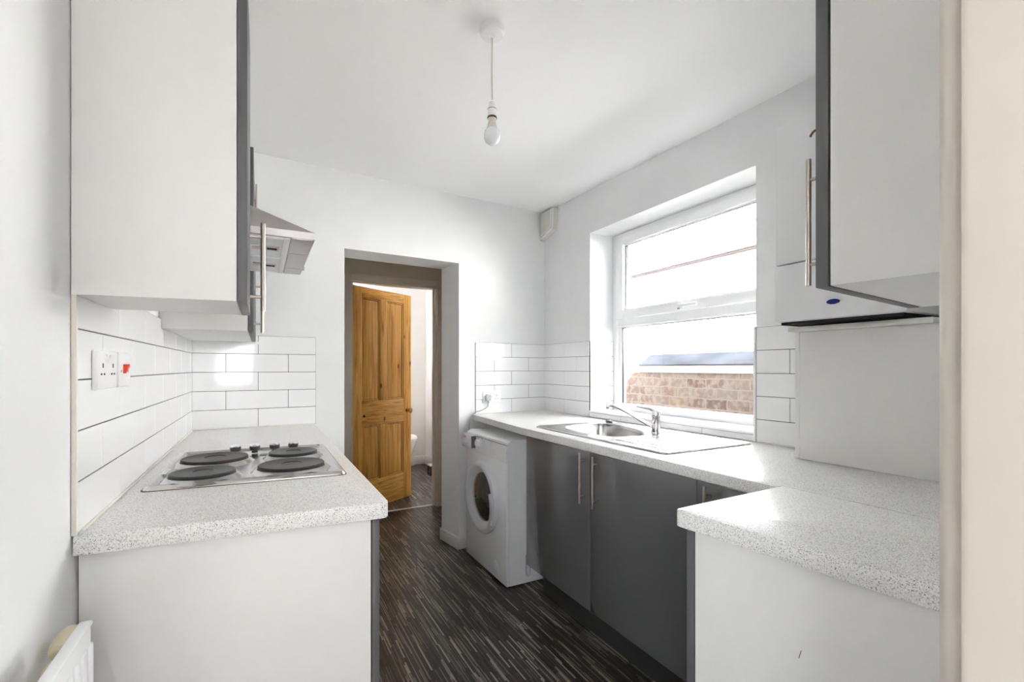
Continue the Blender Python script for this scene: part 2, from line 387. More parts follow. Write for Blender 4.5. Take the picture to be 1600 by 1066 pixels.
# ------------------------------------------------------------------ pine door, ajar into the bathroom
dw, dh, dt = .728, 1.975, .036
d = thing('door_1', kind='structure', loc=(DX0 + .014, 4.202, .008), rotz=math.radians(31.5))
b = MB(); s = .105; r_t = .09; mid0, mid1 = .745, .965; bot = .25; mull = .085
for x0, x1 in ((0, s), (dw - s, dw)): b.box(x0, x1, 0, dt, 0, dh, .002)
b.box(dw / 2 - mull / 2, dw / 2 + mull / 2, .0, dt, bot, mid0, .002); b.box(dw / 2 - mull / 2, dw / 2 + mull / 2, .0, dt, mid1, dh - r_t, .002)
obj('stile', b, PINE, d, local=True)
b = MB()
for z0, z1 in ((0, bot), (mid0, mid1), (dh - r_t, dh)): b.box(s, dw - s, .0005, dt - .0005, z0, z1, .001)
obj('rail', b, PINEH, d, local=True)
for (x0, x1) in ((s, dw / 2 - mull / 2), (dw / 2 + mull / 2, dw - s)):
    for (z0, z1) in ((bot, mid0), (mid1, dh - r_t)):
        b = MB(); b.box(x0, x1, .0155, dt - .0155, z0, z1)
        e = .013
        for (a0, a1, c0, c1) in ((x0, x0 + e, z0, z1), (x1 - e, x1, z0, z1), (x0 + e, x1 - e, z0, z0 + e), (x0 + e, x1 - e, z1 - e, z1)):
            b.box(a0, a1, .006, dt - .006, c0, c1, .0025)
        q = .003
        for (a0, a1, c0, c1) in ((x0, x0 + q, z0, z1), (x1 - q, x1, z0, z1), (x0 + q, x1 - q, z0, z0 + q), (x0 + q, x1 - q, z1 - q, z1)):
            b.box(a0, a1, .0045, dt - .0045, c0, c1, 0, 1)
        for (a0, a1, c0, c1) in ((x0 + e, x0 + e + q, z0 + e, z1 - e), (x1 - e - q, x1 - e, z0 + e, z1 - e), (x0 + e, x1 - e, z0 + e, z0 + e + q), (x0 + e, x1 - e, z1 - e - q, z1 - e)):
            b.box(a0, a1, .0145, dt - .0145, c0, c1, 0, 1)
        b.box(x0 + e + .006, x1 - e - .006, .0115, dt - .0115, z0 + e + .006, z1 - e - .006, .003)
        obj('door_panel', b, [PINE, GROOVE], d, local=True)
b = MB()
for sgn, y in ((-1, 0), (1, dt)):
    b.lathe([(.024, 0), (.024, .003), (.010, .006), (.009, .022), (.018, .030), (.025, .040), (.024, .050), (.014, .058), (0, .060)], (dw - .055, y, .848), (0, sgn, 0), 28)
obj('door_knob', b, BRASS, d, 'round brass knob', local=True)
b = MB(); b.lathe([(.011, 0), (.011, .003), (0, .003)], (.13, 0, .835), (0, -1, 0), 16); obj('keyhole_cover', b, DARKWALL, d, local=True)

# ------------------------------------------------------------------ window
t = thing('window_1', kind='structure', loc=(2.15, (WY0 + WY1) / 2, WZ0))
def ring(b, x0, x1, y0, y1, z0, z1, wl, wr, wb, wt, bev=.004):
    b.box(x0, x1, y0, y0 + wr, z0, z1, bev); b.box(x0, x1, y1 - wl, y1, z0, z1, bev)
    b.box(x0, x1, y0 + wr - .002, y1 - wl + .002, z0, z0 + wb, bev); b.box(x0, x1, y0 + wr - .002, y1 - wl + .002, z1 - wt, z1, bev)
b = MB(); ring(b, 2.15, 2.215, WY0, WY1, WZ0, WZ1, .052, .052, .048, .036)
b.box(2.15, 2.215, WY0 + .05, WY1 - .05, 1.548, 1.605, .004)
b.lathe([(.012, 0), (.012, 1.1)], (2.146, WY0 + .05, 1.022), 'Y', 16)
obj('window_frame', b, WPLAS, t)
b = MB(); ring(b, 2.128, 2.20, WY0 + .045, WY1 - .052, 1.598, 2.143, .070, .070, .056, .050, .006)
obj('opening_sash', b, WPLAS, t)
b = MB(); ring(b, 2.139, 2.16, WY0 + .112, WY1 - .119, 1.652, 2.095, .012, .012, .010, .010, .003)
ring(b, 2.160, 2.18, WY0 + .05, WY1 - .05, 1.018, 1.55, .030, .030, .012, .010, .003)
obj('glazing_bead', b, WPLAS, t)
b = MB(); ring(b, 2.146, 2.1675, WY0 + .122, WY1 - .129, 1.660, 2.087, .008, .008, .004, .006, 0)
ring(b, 2.164, 2.1735, WY0 + .078, WY1 - .078, 1.028, 1.542, .008, .008, .004, .006, 0)
obj('glazing_gasket', b, BLACKP, t, 'dark glazing gasket')
b = MB(); b.box(2.168, 2.188, WY0 + .11, WY1 - .118, 1.65, 2.10); obj('pane', b, GLASS, t)
b = MB(); b.box(2.174, 2.194, WY0 + .06, WY1 - .06, 1.02, 1.55); obj('pane', b, GLASS, t)
b = MB(); b.box(2.112, 2.130, 1.90, 1.94, 1.612, 1.640, .004); b.box(2.100, 2.114, 1.80, 1.935, 1.618, 1.634, .005)
obj('window_handle', b, WPLAS, t)
b = MB(); b.box(2.108, 2.116, 1.925, 1.938, 1.6085, 1.6125); obj('handle_lock', b, BLACKP, t)
b = MB(); b.box(1.944, 2.152, WY0 + .001, WY1 - .001, WZ0 - .001, .984, .004); obj('window_sill', b, WPLAS, t)

# ------------------------------------------------------------------ tiles
TH = .102
def tile_run(name, pts, rows, label, joints, z0=W, grout=GROUT, facing=1, ext=0, g=.0022):
    """pts: start and end of the run in plan; rows: (bottom, top); joints: per row list of distances from the start"""
    p0 = Vector((*pts[0], 0)); p1 = Vector((*pts[1], 0)); u = (p1 - p0).normalized(); L_ = (p1 - p0).length
    n = Vector((u.y, -u.x, 0)) * facing
    b = MB()
    def slab(s0, s1, za, zb, d0, d1, mi, bev):
        q = [p0 + u * s0 + n * d0, p0 + u * s1 + n * d0, p0 + u * s1 + n * d1, p0 + u * s0 + n * d1]
        b.prism([(v.x, v.y) for v in q], za, zb, bev, mi, 1)
    slab(0, L_, rows[0][0], rows[-1][1], .0003, .0052, 1, 0)
    for (za, zb), js in zip(rows, joints):
        e = [0] + [j for j in js if .004 < j < L_ - .004] + [L_]
        for a, c in zip(e, e[1:]):
            slab(a + g / 2, c - g / 2, za + g / 2, zb - g / 2, .003, .0075, 0, .0012)
    o = obj(name, b, [TILE, grout]); o['kind'] = 'structure'; o['label'] = label
    return o
R5 = [(W + TH * k, W + TH * (k + 1)) for k in range(5)]
def seq(st, step=.302, n=12): return [st + step * k for k in range(n)]
# left wall (start = near end)
y0 = 1.226
je = seq(1.544 - y0); jo = [1.393 - y0 - .0] + seq(1.393 - y0 + .302)
tile_run('tiled_splashback', ((XL, y0), (XL, 2.975)), R5, 'glossy white brick tiles along the left wall behind the hob', [je, jo, je, jo, je])
tile_run('tiled_splashback', ((XL + .006, BY(XL)), (.286, BY(.286))), R5, 'white brick tiles on the back wall left of the doorway', [[.308], [.153, .461], [.308], [.153, .461], [.308]])
# right part of back wall
def bx(dist): # distance along the back wall from its left corner
    k = dist / 2.2859; return XL + (XR - XL) * k
s0 = 1.682
tile_run('tiled_splashback', ((bx(s0), BY(bx(s0))), (XR - .004, BY(XR))), R5, 'white brick tiles on the back wall above the washing machine',
         [[1.982 - s0], [1.834 - s0, 2.136 - s0], [1.982 - s0], [1.834 - s0, 2.136 - s0], [1.982 - s0]])
YE = 3.122
tile_run('tiled_splashback', ((XR, YE), (XR, WY1 + .001)), R5, 'white brick tiles on the window wall between corner and window',
         [[YE - 2.842], [YE - 2.996, YE - 2.693], [YE - 2.842], [YE - 2.996, YE - 2.693], [YE - 2.842]])
tile_run('tiled_splashback', ((XR - .003, WY1), (2.149, WY1)), [(.984, W + TH)] + R5[1:], 'white tiles inside the far window reveal',
         [[], [.135], [], [.135], []])
tile_run('tiled_splashback', ((XR, WY1), (XR, WY0)), [(W, .971)], 'low strip of cut tiles under the window sill', [[WY1 - 2.233, WY1 - 1.93, WY1 - 1.63]])
tile_run('tiled_splashback', ((XR, WY0 - .006), (XR, 1.035)), R5, 'white brick tiles between window and boxed panel', [[], [WY0 - 1.192], [], [WY0 - 1.192], []])
b = MB(); b.box(1.940, 1.952, WY0 - .0055, WY0 + .004, W, 1.455, .002); struct('trim_4', b, WPLAS, 'white tile edge trim at the window')
b = MB(); b.box(XL + .0005, XL + .009, 1.214, 1.2255, W, 1.45, .002); struct('trim_5', b, SEAL, 'tile edge strip by the left wall')

# ------------------------------------------------------------------ handles
def bar_handle(parent, p, L_, out, r=.0062, local=False, mat=NICKEL):
    "vertical bar; p = centre of the bar, out = vector from the door face to the bar"
    p = Vector(p); out = Vector(out); b = MB()
    b.cyl(p - Vector((0, 0, L_ / 2)), p + Vector((0, 0, L_ / 2)), r, 16)
    for k in (-1, 1):
        c = p + Vector((0, 0, k * .08)); b.cyl(c - out, c, r * .72, 12)
    return obj('handle', b, mat, parent, local=local)

# ------------------------------------------------------------------ left run
t = thing('base_cabinet', 'long base cabinet under the hob, white end panel with grey door edge', 'cabinet', (0, 2.0, 0))
b = MB(); b.prism([(XL + .004, 1.245), (.240, 1.192), (.240, 2.965), (XL + .004, 2.965)], .12, .899, .0015)
b.prism([(XL + .004, 1.2445), (.205, 1.1965), (.205, 1.215), (XL + .004, 1.262)], .001, .121)
obj('carcass', b, CARC, t)
for i, (a, c) in enumerate(((1.190, 1.783), (1.787, 2.374), (2.378, 2.96))):
    b = MB(); b.box(.2425, .2605, a, c, .13, .893, .0015); dd = obj('door', b, [GREYE], t)
    bar_handle(dd, (.290, c - .045, .77), .235, (.03, 0, 0))
b = MB(); b.box(.185, .203, 1.27, 2.96, .001, .119); obj('plinth', b, KICK, t)
b = MB()
b.prism([(XL + .002, 1.216), (.262, 1.166), (.274, 1.169), (.279, 1.180), (.279, 3.006), (XL + .002, 2.966)], .90, W, .0035, seg=2)
single('worktop', b, WORK, 'speckled pale worktop carrying the electric hob', 'worktop', (0, 2.05, .90))
b = MB(); b.tube([(XL + .010, 1.24, W + .002), (XL + .010, 2.955, W + .0015)], .0035, 8, res=2); b.tube([(XL + .01, 2.966, W + .002), (.28, 3.004, W + .0015)], .0035, 8, res=2)
struct('trim_6', b, SEAL, 'sealant bead behind the hob worktop')

# hob
hc = [(-.281, 1.559), (.232, 1.523), (.232, 2.112), (-.266, 2.150)]
def hp(u, v):
    a = Vector(hc[0]).lerp(Vector(hc[1]), u); c = Vector(hc[3]).lerp(Vector(hc[2]), u); return a.lerp(c, v)
def hloop(inset, z, rad=.018, n=6):
    du = inset / .51; dv = inset / .59; ru = rad / .51; rv = rad / .59; L_ = []
    for (cu, cv, a0) in ((1 - du - ru, dv + rv, -90), (1 - du - ru, 1 - dv - rv, 0), (du + ru, 1 - dv - rv, 90), (du + ru, dv + rv, 180)):
        for k in range(n + 1):
            a = math.radians(a0 + 90 * k / n); q = hp(cu + ru * math.cos(a), cv + rv * math.sin(a)); L_.append((q.x, q.y, z))
    return L_
t = thing('electric_hob', 'stainless steel electric hob with four solid plates set in the left worktop', 'hob', (-.02, 1.83, W))
b = MB()
b.loft([hloop(0, .9415), hloop(.0005, .944), hloop(.006, .9525), hloop(.017, .9535), hloop(.024, .9475), hloop(.03, .9470)])
obj('hob_plate', b, STEEL, t)
b = MB(); b.loft([hloop(-.003, .9402), hloop(-.003, .9420)], smooth=False); obj('gasket', b, STAIN, t, 'brown stained gasket')
for (x, y, r, mt) in ((-.137, 1.885, .098, HOT), (-.150, 1.643, .083, HOTD), (.086, 1.648, .096, HOT), (.104, 1.888, .080, HOTD)):
    b = MB(); b.lathe([(r + .020, 0), (r + .015, .003), (r + .009, .010), (r + .004, .0125), (r + .001, .012), (r - .004, .006), (0, .006)], (x, y, .9468), n=56)
    k = obj('plate_ring', b, STEEL, t)
    T_ = .0215
    b = MB(); b.lathe([(r - .004, .006), (r - .001, .012), (r + .0005, T_ - .003), (r - .002, T_), (r - .006, T_)] +
                      [(q, h) for q0 in (.9, .8, .7, .6, .5) for q, h in ((r * q0, T_), (r * q0 - .002, T_ - .0008))] + [(r * .33, T_), (r * .30, T_ - .003), (0, T_ - .003)], (x, y, .9468), n=56)
    obj('hotplate', b, mt, t, 'dark solid hotplate')
for (x, y) in ((-.084, 2.03), (-.021, 2.028), (.046, 2.026), (.111, 2.024)):
    b = MB(); b.lathe([(.011, 0), (.010, .008), (.017, .011), (.0185, .020), (.018, .024)], (x, y, .950), n=28); k = obj('control_knob', b, BLACKP, t, 'black control knob')
    b = MB(); b.lathe([(.0183, .0), (.0185, .003), (.015, .0065), (0, .007)], (x, y, .974), n=28); obj('knob_cap', b, CHROME, k)
b = MB(); b.box(-.005, .025, 1.955, 1.995, .9468, .9482); obj('marking_label', b, BLACKP, t)
b = MB(); b.box(-.262, -.250, 1.72, 1.80, .9535, .9545); obj('rating_mark', b, DRUM, t)

# wall cabinets, left
def wall_cab_left(y0, y1, skew, hy, label):
    t = thing('wall_cabinet', label, 'cabinet', (-.18, (y0 + y1) / 2, 1.413), group=None)
    b = MB(); b.prism([(XL + .002, y0 + skew), (-.0465, y0), (-.0465, y1), (XL + .002, y1)], 1.4135, 2.134, .0012); obj('carcass', b, [CARC], t)
    b = MB(); b.box(-.0450, -.0262, y0 - .001, y1, 1.4133, 2.134, .0012); dd = obj('door', b, GREYE, t, 'grey door')
    if hy: bar_handle(dd, (.0045, hy, 1.539), .235, (.031, 0, 0))
    return t, dd
wall_cab_left(1.172, 1.475, .038, 1.425, 'tall white wall cabinet nearest on the left, with grey door edge and steel bar handle')
t, dd = wall_cab_left(2.102, 2.965, .0, 2.30, 'white wall cabinet beyond the cooker hood, reaching the back wall')
b = MB(); b.cyl((-.0165, 2.13, 1.70), (-.0165, 2.13, 2.00), .0035, 12)
for z in (1.76, 1.94): b.cyl((-.027, 2.13, z), (-.0165, 2.13, z), .0035, 8)
obj('handle', b, NICKEL, dd)
b = MB(); b.box(-.03, -.012, 2.92, 2.935, 1.400, 1.412); obj('hinge_cap', b, WPLAS, t)

# cooker hood
t = thing('cooker_hood', 'stainless steel chimney cooker hood between the two left wall cabinets', 'hood', (-.1, 1.79, 1.645))
H0, H1 = 1.502, 2.078; xf = .1405
b = MB()
b.loft([[(XL + .002, H0, 1.648), (xf, H0, 1.648), (xf, H1, 1.648), (XL + .002, H1, 1.648)],
        [(XL + .002, H0, 1.668), (xf, H0, 1.668), (xf, H1, 1.668), (XL + .002, H1, 1.668)],
        [(XL + .002, 1.67, 1.805), (-.12, 1.67, 1.805), (-.12, 1.91, 1.805), (XL + .002, 1.91, 1.805)],
        [(XL + .002, 1.68, 2.3), (-.13, 1.68, 2.3), (-.13, 1.90, 2.3), (XL + .002, 1.90, 2.3)]], smooth=False)
obj('canopy', b, HOODM, t)
b = MB(); b.box(.079, xf - .003, H0 + .004, H1 - .004, 1.6445, 1.650, .0012); obj('front_underside', b, HOODM, t)
b = MB()
for (x0, x1, y0_, y1_) in ((.058, .075, H0 + .01, H1 - .01), (XL + .02, .058, H0 + .010, H0 + .022), (XL + .02, .058, 1.781, 1.795), (XL + .02, .058, H1 - .022, H1 - .01)):
    b.box(x0, x1, y0_, y1_, 1.643, 1.649, .001)
obj('filter_frame', b, WPLAS, t)
for (a, c) in ((H0 + .023, 1.780), (1.796, H1 - .023)):
    b = MB(); b.box(XL + .03, .057, a, c, 1.645, 1.649); f = obj('grease_filter', b, DRUM, t)
    m_ = (a + c) / 2
    b = MB(); b.box(-.025, .05, m_ - .025, m_ + .028, 1.6425, 1.6452, .001); k = obj('filter_latch', b, NICKEL, f)
    b = MB(); b.box(.016, .044, m_ - .010, m_ + .012, 1.6415, 1.6428); obj('latch_slot', b, BLACKR, k)
b = MB(); b.box(xf - .001, xf + .008, 1.985, 2.01, 1.650, 1.662, .002); obj('slider_switch', b, HOODM, t)
for y in (1.70, 1.95):
    b = MB(); b.box(.082, xf - .01, y, y + .002, 1.6440, 1.6446); obj('lamp_lens_seam', b, PRINT, t)

# sockets on the left wall
def pin_slots(b, y, z, x, d=1, mi=0):
    b.box(x, x + .0012 * d, y - .002, y + .002, z + .008, z + .018, mi=mi)
    for k in (-1, 1): b.box(x, x + .0012 * d, y + k * .011 - .0035, y + k * .011 + .0035, z - .008, z - .004, mi=mi)
t = thing('double_socket', 'white double socket on the left wall tiles, nearest the camera', 'socket', (XL + .012, 1.388, 1.265))
fx = XL + .0185
b = MB(); b.box(XL + .0078, fx, 1.312, 1.462, 1.222, 1.309, .0025); obj('faceplate', b, WPLAS, t)
for y in (1.347, 1.427):
    b = MB(); pin_slots(b, y, 1.262, fx - .0003); obj('pin_holes', b, BLACKR, t)
for y in (1.371, 1.403):
    b = MB(); b.hexa([(fx - .001, y - .006, 1.281), (fx + .001, y - .006, 1.281), (fx + .001, y + .006, 1.281), (fx - .001, y + .006, 1.281),
                      (fx - .001, y - .006, 1.300), (fx + .0045, y - .006, 1.300), (fx + .0045, y + .006, 1.300), (fx - .001, y + .006, 1.300)]); obj('rocker_switch', b, WPLAS, t)
t = thing('cooker_switch', 'small white switch plate with a red rocker beside the double socket', 'switch', (XL + .012, 1.53, 1.265))
b = MB(); b.box(XL + .0078, fx + .002, 1.472, 1.588, 1.222, 1.309, .0025); obj('faceplate', b, WPLAS, t)
b = MB(); b.hexa([(fx, 1.512, 1.256), (fx + .006, 1.512, 1.256), (fx + .006, 1.526, 1.256), (fx, 1.526, 1.256),
                  (fx, 1.512, 1.279), (fx + .014, 1.512, 1.279), (fx + .014, 1.526, 1.279), (fx, 1.526, 1.279)], .001); obj('rocker_switch', b, RED, t, 'red rocker')
b = MB(); b.box(fx, fx + .010, 1.520, 1.545, 1.270, 1.279, .002); obj('rocker_tab', b, RED, t)
for y in (1.492, 1.56):
    b = MB(); b.lathe([(.0035, 0), (.003, .001), (0, .001)], (fx + .002, y, 1.262), 'X', 12); obj('screw', b, NICKEL, t)

# radiator, bottom left
t = thing('radiator', 'white panel radiator on the left wall at the bottom left corner', 'radiator', (-.28, .6, .2))
b = MB(); b.box(-.266, -.252, .35, 1.032, .27, .838, .004)
y = .38
while y < 1.02: b.box(-.254, -.2485, y, y + .018, .30, .81, .0024); y += .0333
obj('panel', b, RADP, t)
b = MB(); b.box(-.268, -.250, .348, 1.034, .838, .846, .003); obj('top_seam', b, RADP, t)
for y in (.50, .90):
    b = MB(); b.box(XL + .001, -.267, y, y + .03, .35, .76); obj('wall_bracket', b, RADP, t)
t = thing('radiator_valve', 'cream thermostatic knob between the radiator end and the left wall', 'valve', (-.297, 1.09, .3))
b = MB(); b.lathe([(.013, 0), (.019, .004), (.023, .018), (.0235, .036), (.020, .048), (.010, .055), (0, .056)], (-.300, 1.062, .782), (.15, .95, .28), 28); obj('knob', b, CREAM, t)
b = MB(); b.lathe([(.012, 0), (.0205, .006), (.022, .02), (.015, .032), (0, .034)], (-.296, 1.05, .765), (.1, -.9, .2), 28); obj('knob', b, CREAM, t)
b = MB(); b.cyl((-.297, 1.062, .002), (-.297, 1.062, .77), .0075, 12); obj('pipe', b, GLOSSW, t)

# ------------------------------------------------------------------ right run
t = thing('base_cabinet', 'glossy grey double door base cabinet below the sink', 'cabinet', (1.6, 1.69, 0))
b = MB()
b.box(1.321, 1.90, 1.113, 1.131, .17, .8985); b.box(1.321, 1.90, 2.250, 2.268, .17, .8985); b.box(1.321, 1.90, 1.131, 2.250, .17, .188); b.box(1.89, 1.90, 1.131, 2.250, .188, .8985)
obj('carcass', b, CARC, t)
for (a, c, hy) in ((1.6955, 2.2695, 1.735), (1.1125, 1.6925, 1.640)):
    b = MB(); b.box(1.3005, 1.319, a, c, .178, .893, .0015); dd = obj('door', b, GREY, t)
    bar_handle(dd, (1.270, hy, .770), .230, (-.03, 0, 0), .0058)
b = MB(); b.box(1.405, 1.423, .80, 2.26, .001, .168); obj('plinth', b, KICK, t)
t = thing('base_cabinet', 'corner base cabinet right of the sink doors, mostly behind the near worktop', 'cabinet', (1.6, .8, 0))
b = MB(); b.box(1.321, 1.90, .34, 1.110, .17, .8985); obj('carcass', b, CARC, t)
b = MB(); b.box(1.3005, 1.319, .80, 1.1095, .178, .893, .0015); dd = obj('door', b, GREY, t)
bar_handle(dd, (1.270, 1.055, .770), .230, (-.03, 0, 0), .0058)

# sink outline used for the worktop cut-out too
def rrect(x0, x1, y0, y1, r, z, n=6):
    L_ = []
    for (cx, cy, a0) in ((x1 - r, y0 + r, -90), (x1 - r, y1 - r, 0), (x0 + r, y1 - r, 90), (x0 + r, y0 + r, 180)):
        for k in range(n + 1):
            a = math.radians(a0 + 90 * k / n); L_.append((cx + r * math.cos(a), cy + r * math.sin(a), z))
    return L_
def catmull(P, res=5):
    n = len(P); out = []
    for i in range(n):
        a, b_, c, d_ = (Vector(P[(i + k) % n]) for k in (-1, 0, 1, 2))
        for k in range(res):
            t_ = k / res; out.append(.5 * ((2 * b_) + (c - a) * t_ + (2 * a - 5 * b_ + 4 * c - d_) * t_ * t_ + (-a + 3 * b_ - 3 * c + d_) * t_ ** 3))
    return out
bowl = catmull([(1.445, 1.80), (1.475, 1.74), (1.56, 1.705), (1.655, 1.712), (1.715, 1.78), (1.765, 1.89), (1.80, 2.03), (1.80, 2.13), (1.765, 2.20), (1.68, 2.225), (1.56, 2.21), (1.475, 2.15), (1.437, 2.02), (1.432, 1.90)])
bc = Vector((1.62, 1.97))
def bl(f, z): return [(bc.x + (p.x - bc.x) * f, bc.y + (p.y - bc.y) * f, z) for p in bowl]
def flat_with_hole(b, outer, hole, z, mi=0, down=False):
    from mathutils.geometry import tessellate_polygon
    polys = [[Vector(p) for p in outer], [Vector(p) for p in hole[::-1]]]
    allp = polys[0] + polys[1]; tris = tessellate_polygon(polys)
    vs = [b.bm.verts.new(p) for p in allp]
    for tr in tris:
        try: f = b.bm.faces.new([vs[i] for i in tr])
        except ValueError: continue
        f.normal_update()
        if (f.normal.z < 0) != down: f.normal_flip()
        f.material_index = mi
# worktop with a real opening for the bowl
wt = [(1.262, .808), (1.265, 1.2), (1.270, 2.30), (1.325, 3.080), (1.944, 3.1215), (1.944, .30), (1.2915, .245), (1.2915, .808)]
b = MB(); hole = [(p[0], p[1], 0) for p in bl(1.03, 0)]
e = .004
import itertools
def inset(poly, d):
    out = []; n = len(poly)
    ar = sum(poly[i][0] * poly[(i + 1) % n][1] - poly[(i + 1) % n][0] * poly[i][1] for i in range(n))
    sg = 1 if ar > 0 else -1
    for i in range(n):
        p = Vector(poly[i]); a = (p - Vector(poly[i - 1])).normalized(); c = (Vector(poly[(i + 1) % n]) - p).normalized()
        na = Vector((-a.y, a.x)) * sg; nc = Vector((-c.y, c.x)) * sg; m_ = (na + nc); m_ = m_ / max(m_.length_squared, .3) * 2
        out.append(p + m_ * d)
    return out
wi = inset(wt, e)
flat_with_hole(b, [(p[0], p[1], W) for p in wi], [(p[0], p[1], W) for p in hole], W)
flat_with_hole(b, [(p[0], p[1], .90) for p in wi], [(p[0], p[1], .90) for p in hole], .90, down=True)
prof = [(wi, .90), ([Vector(p) for p in wt], .904), ([Vector(p) for p in wt], W - e), (inset(wt, e * .3), W - e * .3), (wi, W)]
b.loft([[(p.x, p.y, z) for p in pl] for pl, z in prof], cap0=False, cap1=False)
b.loft([[(p[0], p[1], W) for p in hole], [(p[0], p[1], .90) for p in hole]], cap0=False, cap1=False)
bmesh.ops.remove_doubles(b.bm, verts=b.bm.verts[:], dist=1e-5); bmesh.ops.recalc_face_normals(b.bm, faces=b.bm.faces[:])
single('worktop', b, WORK, 'long speckled pale worktop holding the sink below the window', 'worktop', (1.6, 1.7, .90))
b = MB(); b.tube([(1.345, 3.075, W + .002), (1.940, 3.113, W + .0015)], .0035, 8, res=2); b.tube([(1.9395, 3.11, W + .002), (1.9395, 2.55, W + .0015)], .0035, 8, res=2); b.tube([(1.9395, 1.33, W + .002), (1.9395, 1.04, W + .0015)], .0035, 8, res=2)
struct('trim_7', b, SEAL, 'sealant bead behind the sink worktop')
# near worktop and its unit
b = MB(); b.prism([(.914, .212), (.8565, .780), (.858, .790), (.866, .7935), (1.2890, .8062), (1.2895, .245)], .90, W, .0035)
single('worktop', b, WORK, 'short speckled worktop at the near right, closest to the camera', 'worktop', (1.07, .5, .90))
b = MB(); b.box(1.2885, 1.2925, .26, .806, W + .0001, W + .0012, .0005); struct('trim_8', b, WPLAS, 'white joint between the two right worktops')
a5 = math.radians(5.2)
t = thing('base_cabinet', 'white base cabinet under the near right worktop, with a scratch on its plain side', 'cabinet', (.8755, .752, 0), a5)
b = MB(); b.box(0, .375, -.51, 0, .0015, .8985, .001); obj('carcass', b, CARC, t, local=True)
b = MB(); b.box(.001, .37, .004, .023, .13, .893, .0012); obj('door', b, GREYE, t, 'grey door', local=True)
b = MB(); b.hexa([(-.0004, -.225, .722), (.0002, -.225, .722), (.0002, -.2235, .722), (-.0004, -.2235, .722), (-.0004, -.229, .738), (.0002, -.229, .738), (.0002, -.2278, .738), (-.0004, -.2278, .738)])
obj('scratch', b, STAIN, t, local=True)
a7 = math.radians(7)
t = thing('wall_cabinet', 'white wall cabinet at the near right, hanging beside the boiler', 'cabinet', (.8765, .463, 1.4135), a7)
b = MB(); b.box(0, .50, -.262, 0, 0, .72, .0012); obj('carcass', b, CARC, t, local=True)
b = MB(); b.box(.0, .50, .0035, .0235, -.001, .72, .0012); dd = obj('door', b, GREYE, t, 'grey door', local=True)
bar_handle(dd, (.0475, .0545, .132), .240, (0, .031, 0), .0046, local=True)
b = MB(); b.tube([(.035, .022, .300), (.036, .040, .297), (.034, .046, .288)], .0022, 8); obj('hook', b, STAIN, t, 'rusty little hook', local=True)

# sink
t = thing('sink', 'stainless steel sink with drainer set in the worktop below the window', 'sink', (1.61, 1.775, W))
sx0, sx1, sy0, sy1 = 1.345, 1.872, 1.295, 2.258
b = MB()
b.loft([rrect(sx0, sx1, sy0, sy1, .03, .9403), rrect(sx0 + .001, sx1 - .001, sy0 + .001, sy1 - .001, .03, .944), rrect(sx0 + .006, sx1 - .006, sy0 + .006, sy1 - .006, .028, .9475), rrect(sx0 + .014, sx1 - .014, sy0 + .014, sy1 - .014, .024, .9465), rrect(sx0 + .022, sx1 - .022, sy0 + .022, sy1 - .022, .02, .9440)], cap0=False, cap1=False)
flat_with_hole(b, rrect(sx0 + .022, sx1 - .022, sy0 + .022, sy1 - .022, .02, .944), bl(1.0, .944), .944)
bmesh.ops.remove_doubles(b.bm, verts=b.bm.verts[:], dist=1e-5); bmesh.ops.recalc_face_normals(b.bm, faces=b.bm.faces[:])
obj('sink_top', b, STEEL, t)
b = MB(); b.loft([bl(1.0, .944), bl(.975, .940), bl(.955, .925), bl(.92, .80), bl(.86, .782), bl(.6, .777), bl(.15, .775)], cap0=False)
obj('bowl', b, STEEL, t)
b = MB(); b.lathe([(.035, 0), (.033, .003), (.02, .001), (0, .001)], (1.62, 1.97, .776)); obj('waste', b, CHROME, t)
b = MB()
for i in range(7):
    x = 1.425 + i * .056
    b.loft([[(x - .007, sy0 + .04, .9440), (x + .007, sy0 + .04, .9440), (x + .007, 1.66 - (i % 2) * .0, .9440), (x - .007, 1.66, .9440)],
            [(x - .003, sy0 + .05, .9468), (x + .003, sy0 + .05, .9468), (x + .003, 1.65, .9468), (x - .003, 1.65, .9468)]])
obj('drainer_ribs', b, STEEL, t)
b = MB(); b.lathe([(.020, 0), (.021, .004), (.013, .009), (.006, .012), (0, .014)], (1.845, 2.222, .9475), n=24); b.tube([(1.845, 2.222, .958), (1.835, 2.20, .951), (1.842, 2.18, .9495)], .002, 6)
single('sink_plug', b, PRINT, 'dark sink plug lying behind the bowl by the tiles', 'plug', (1.845, 2.222, .9475))
# tap
tx, ty = 1.748, 1.742
t = thing('mixer_tap', 'chrome single lever mixer tap behind the sink bowl', 'tap', (tx, ty, .944))
b = MB(); b.lathe([(.026, 0), (.026, .006), (.0225, .012), (.0215, .05), (.0215, .074), (.0235, .078), (.0245, .092), (.022, .108), (.014, .116), (0, .118)], (tx, ty, .9443), n=32); obj('tap_body', b, CHROME, t)
b = MB(); b.tube([(tx - .01, ty + .012, .972), (tx - .05, ty + .05, 1.003), (tx - .09, ty + .09, 1.037), (tx - .125, ty + .125, 1.063), (tx - .150, ty + .150, 1.074), (tx - .168, ty + .168, 1.075)], lambda q: .0085 - .001 * q, 14)
b.lathe([(.0095, 0), (.0105, .002), (.0105, .020), (.0085, .024)], (tx - .168, ty + .168, 1.082), (0, 0, -1), 20); obj('spout', b, CHROME, t)
b = MB(); b.tube([(tx, ty, 1.045), (tx - .015, ty + .02, 1.062), (tx - .035, ty + .055, 1.068), (tx - .045, ty + .09, 1.072)], lambda q: .0125 - .0095 * q, 12); obj('lever', b, CHROME, t)

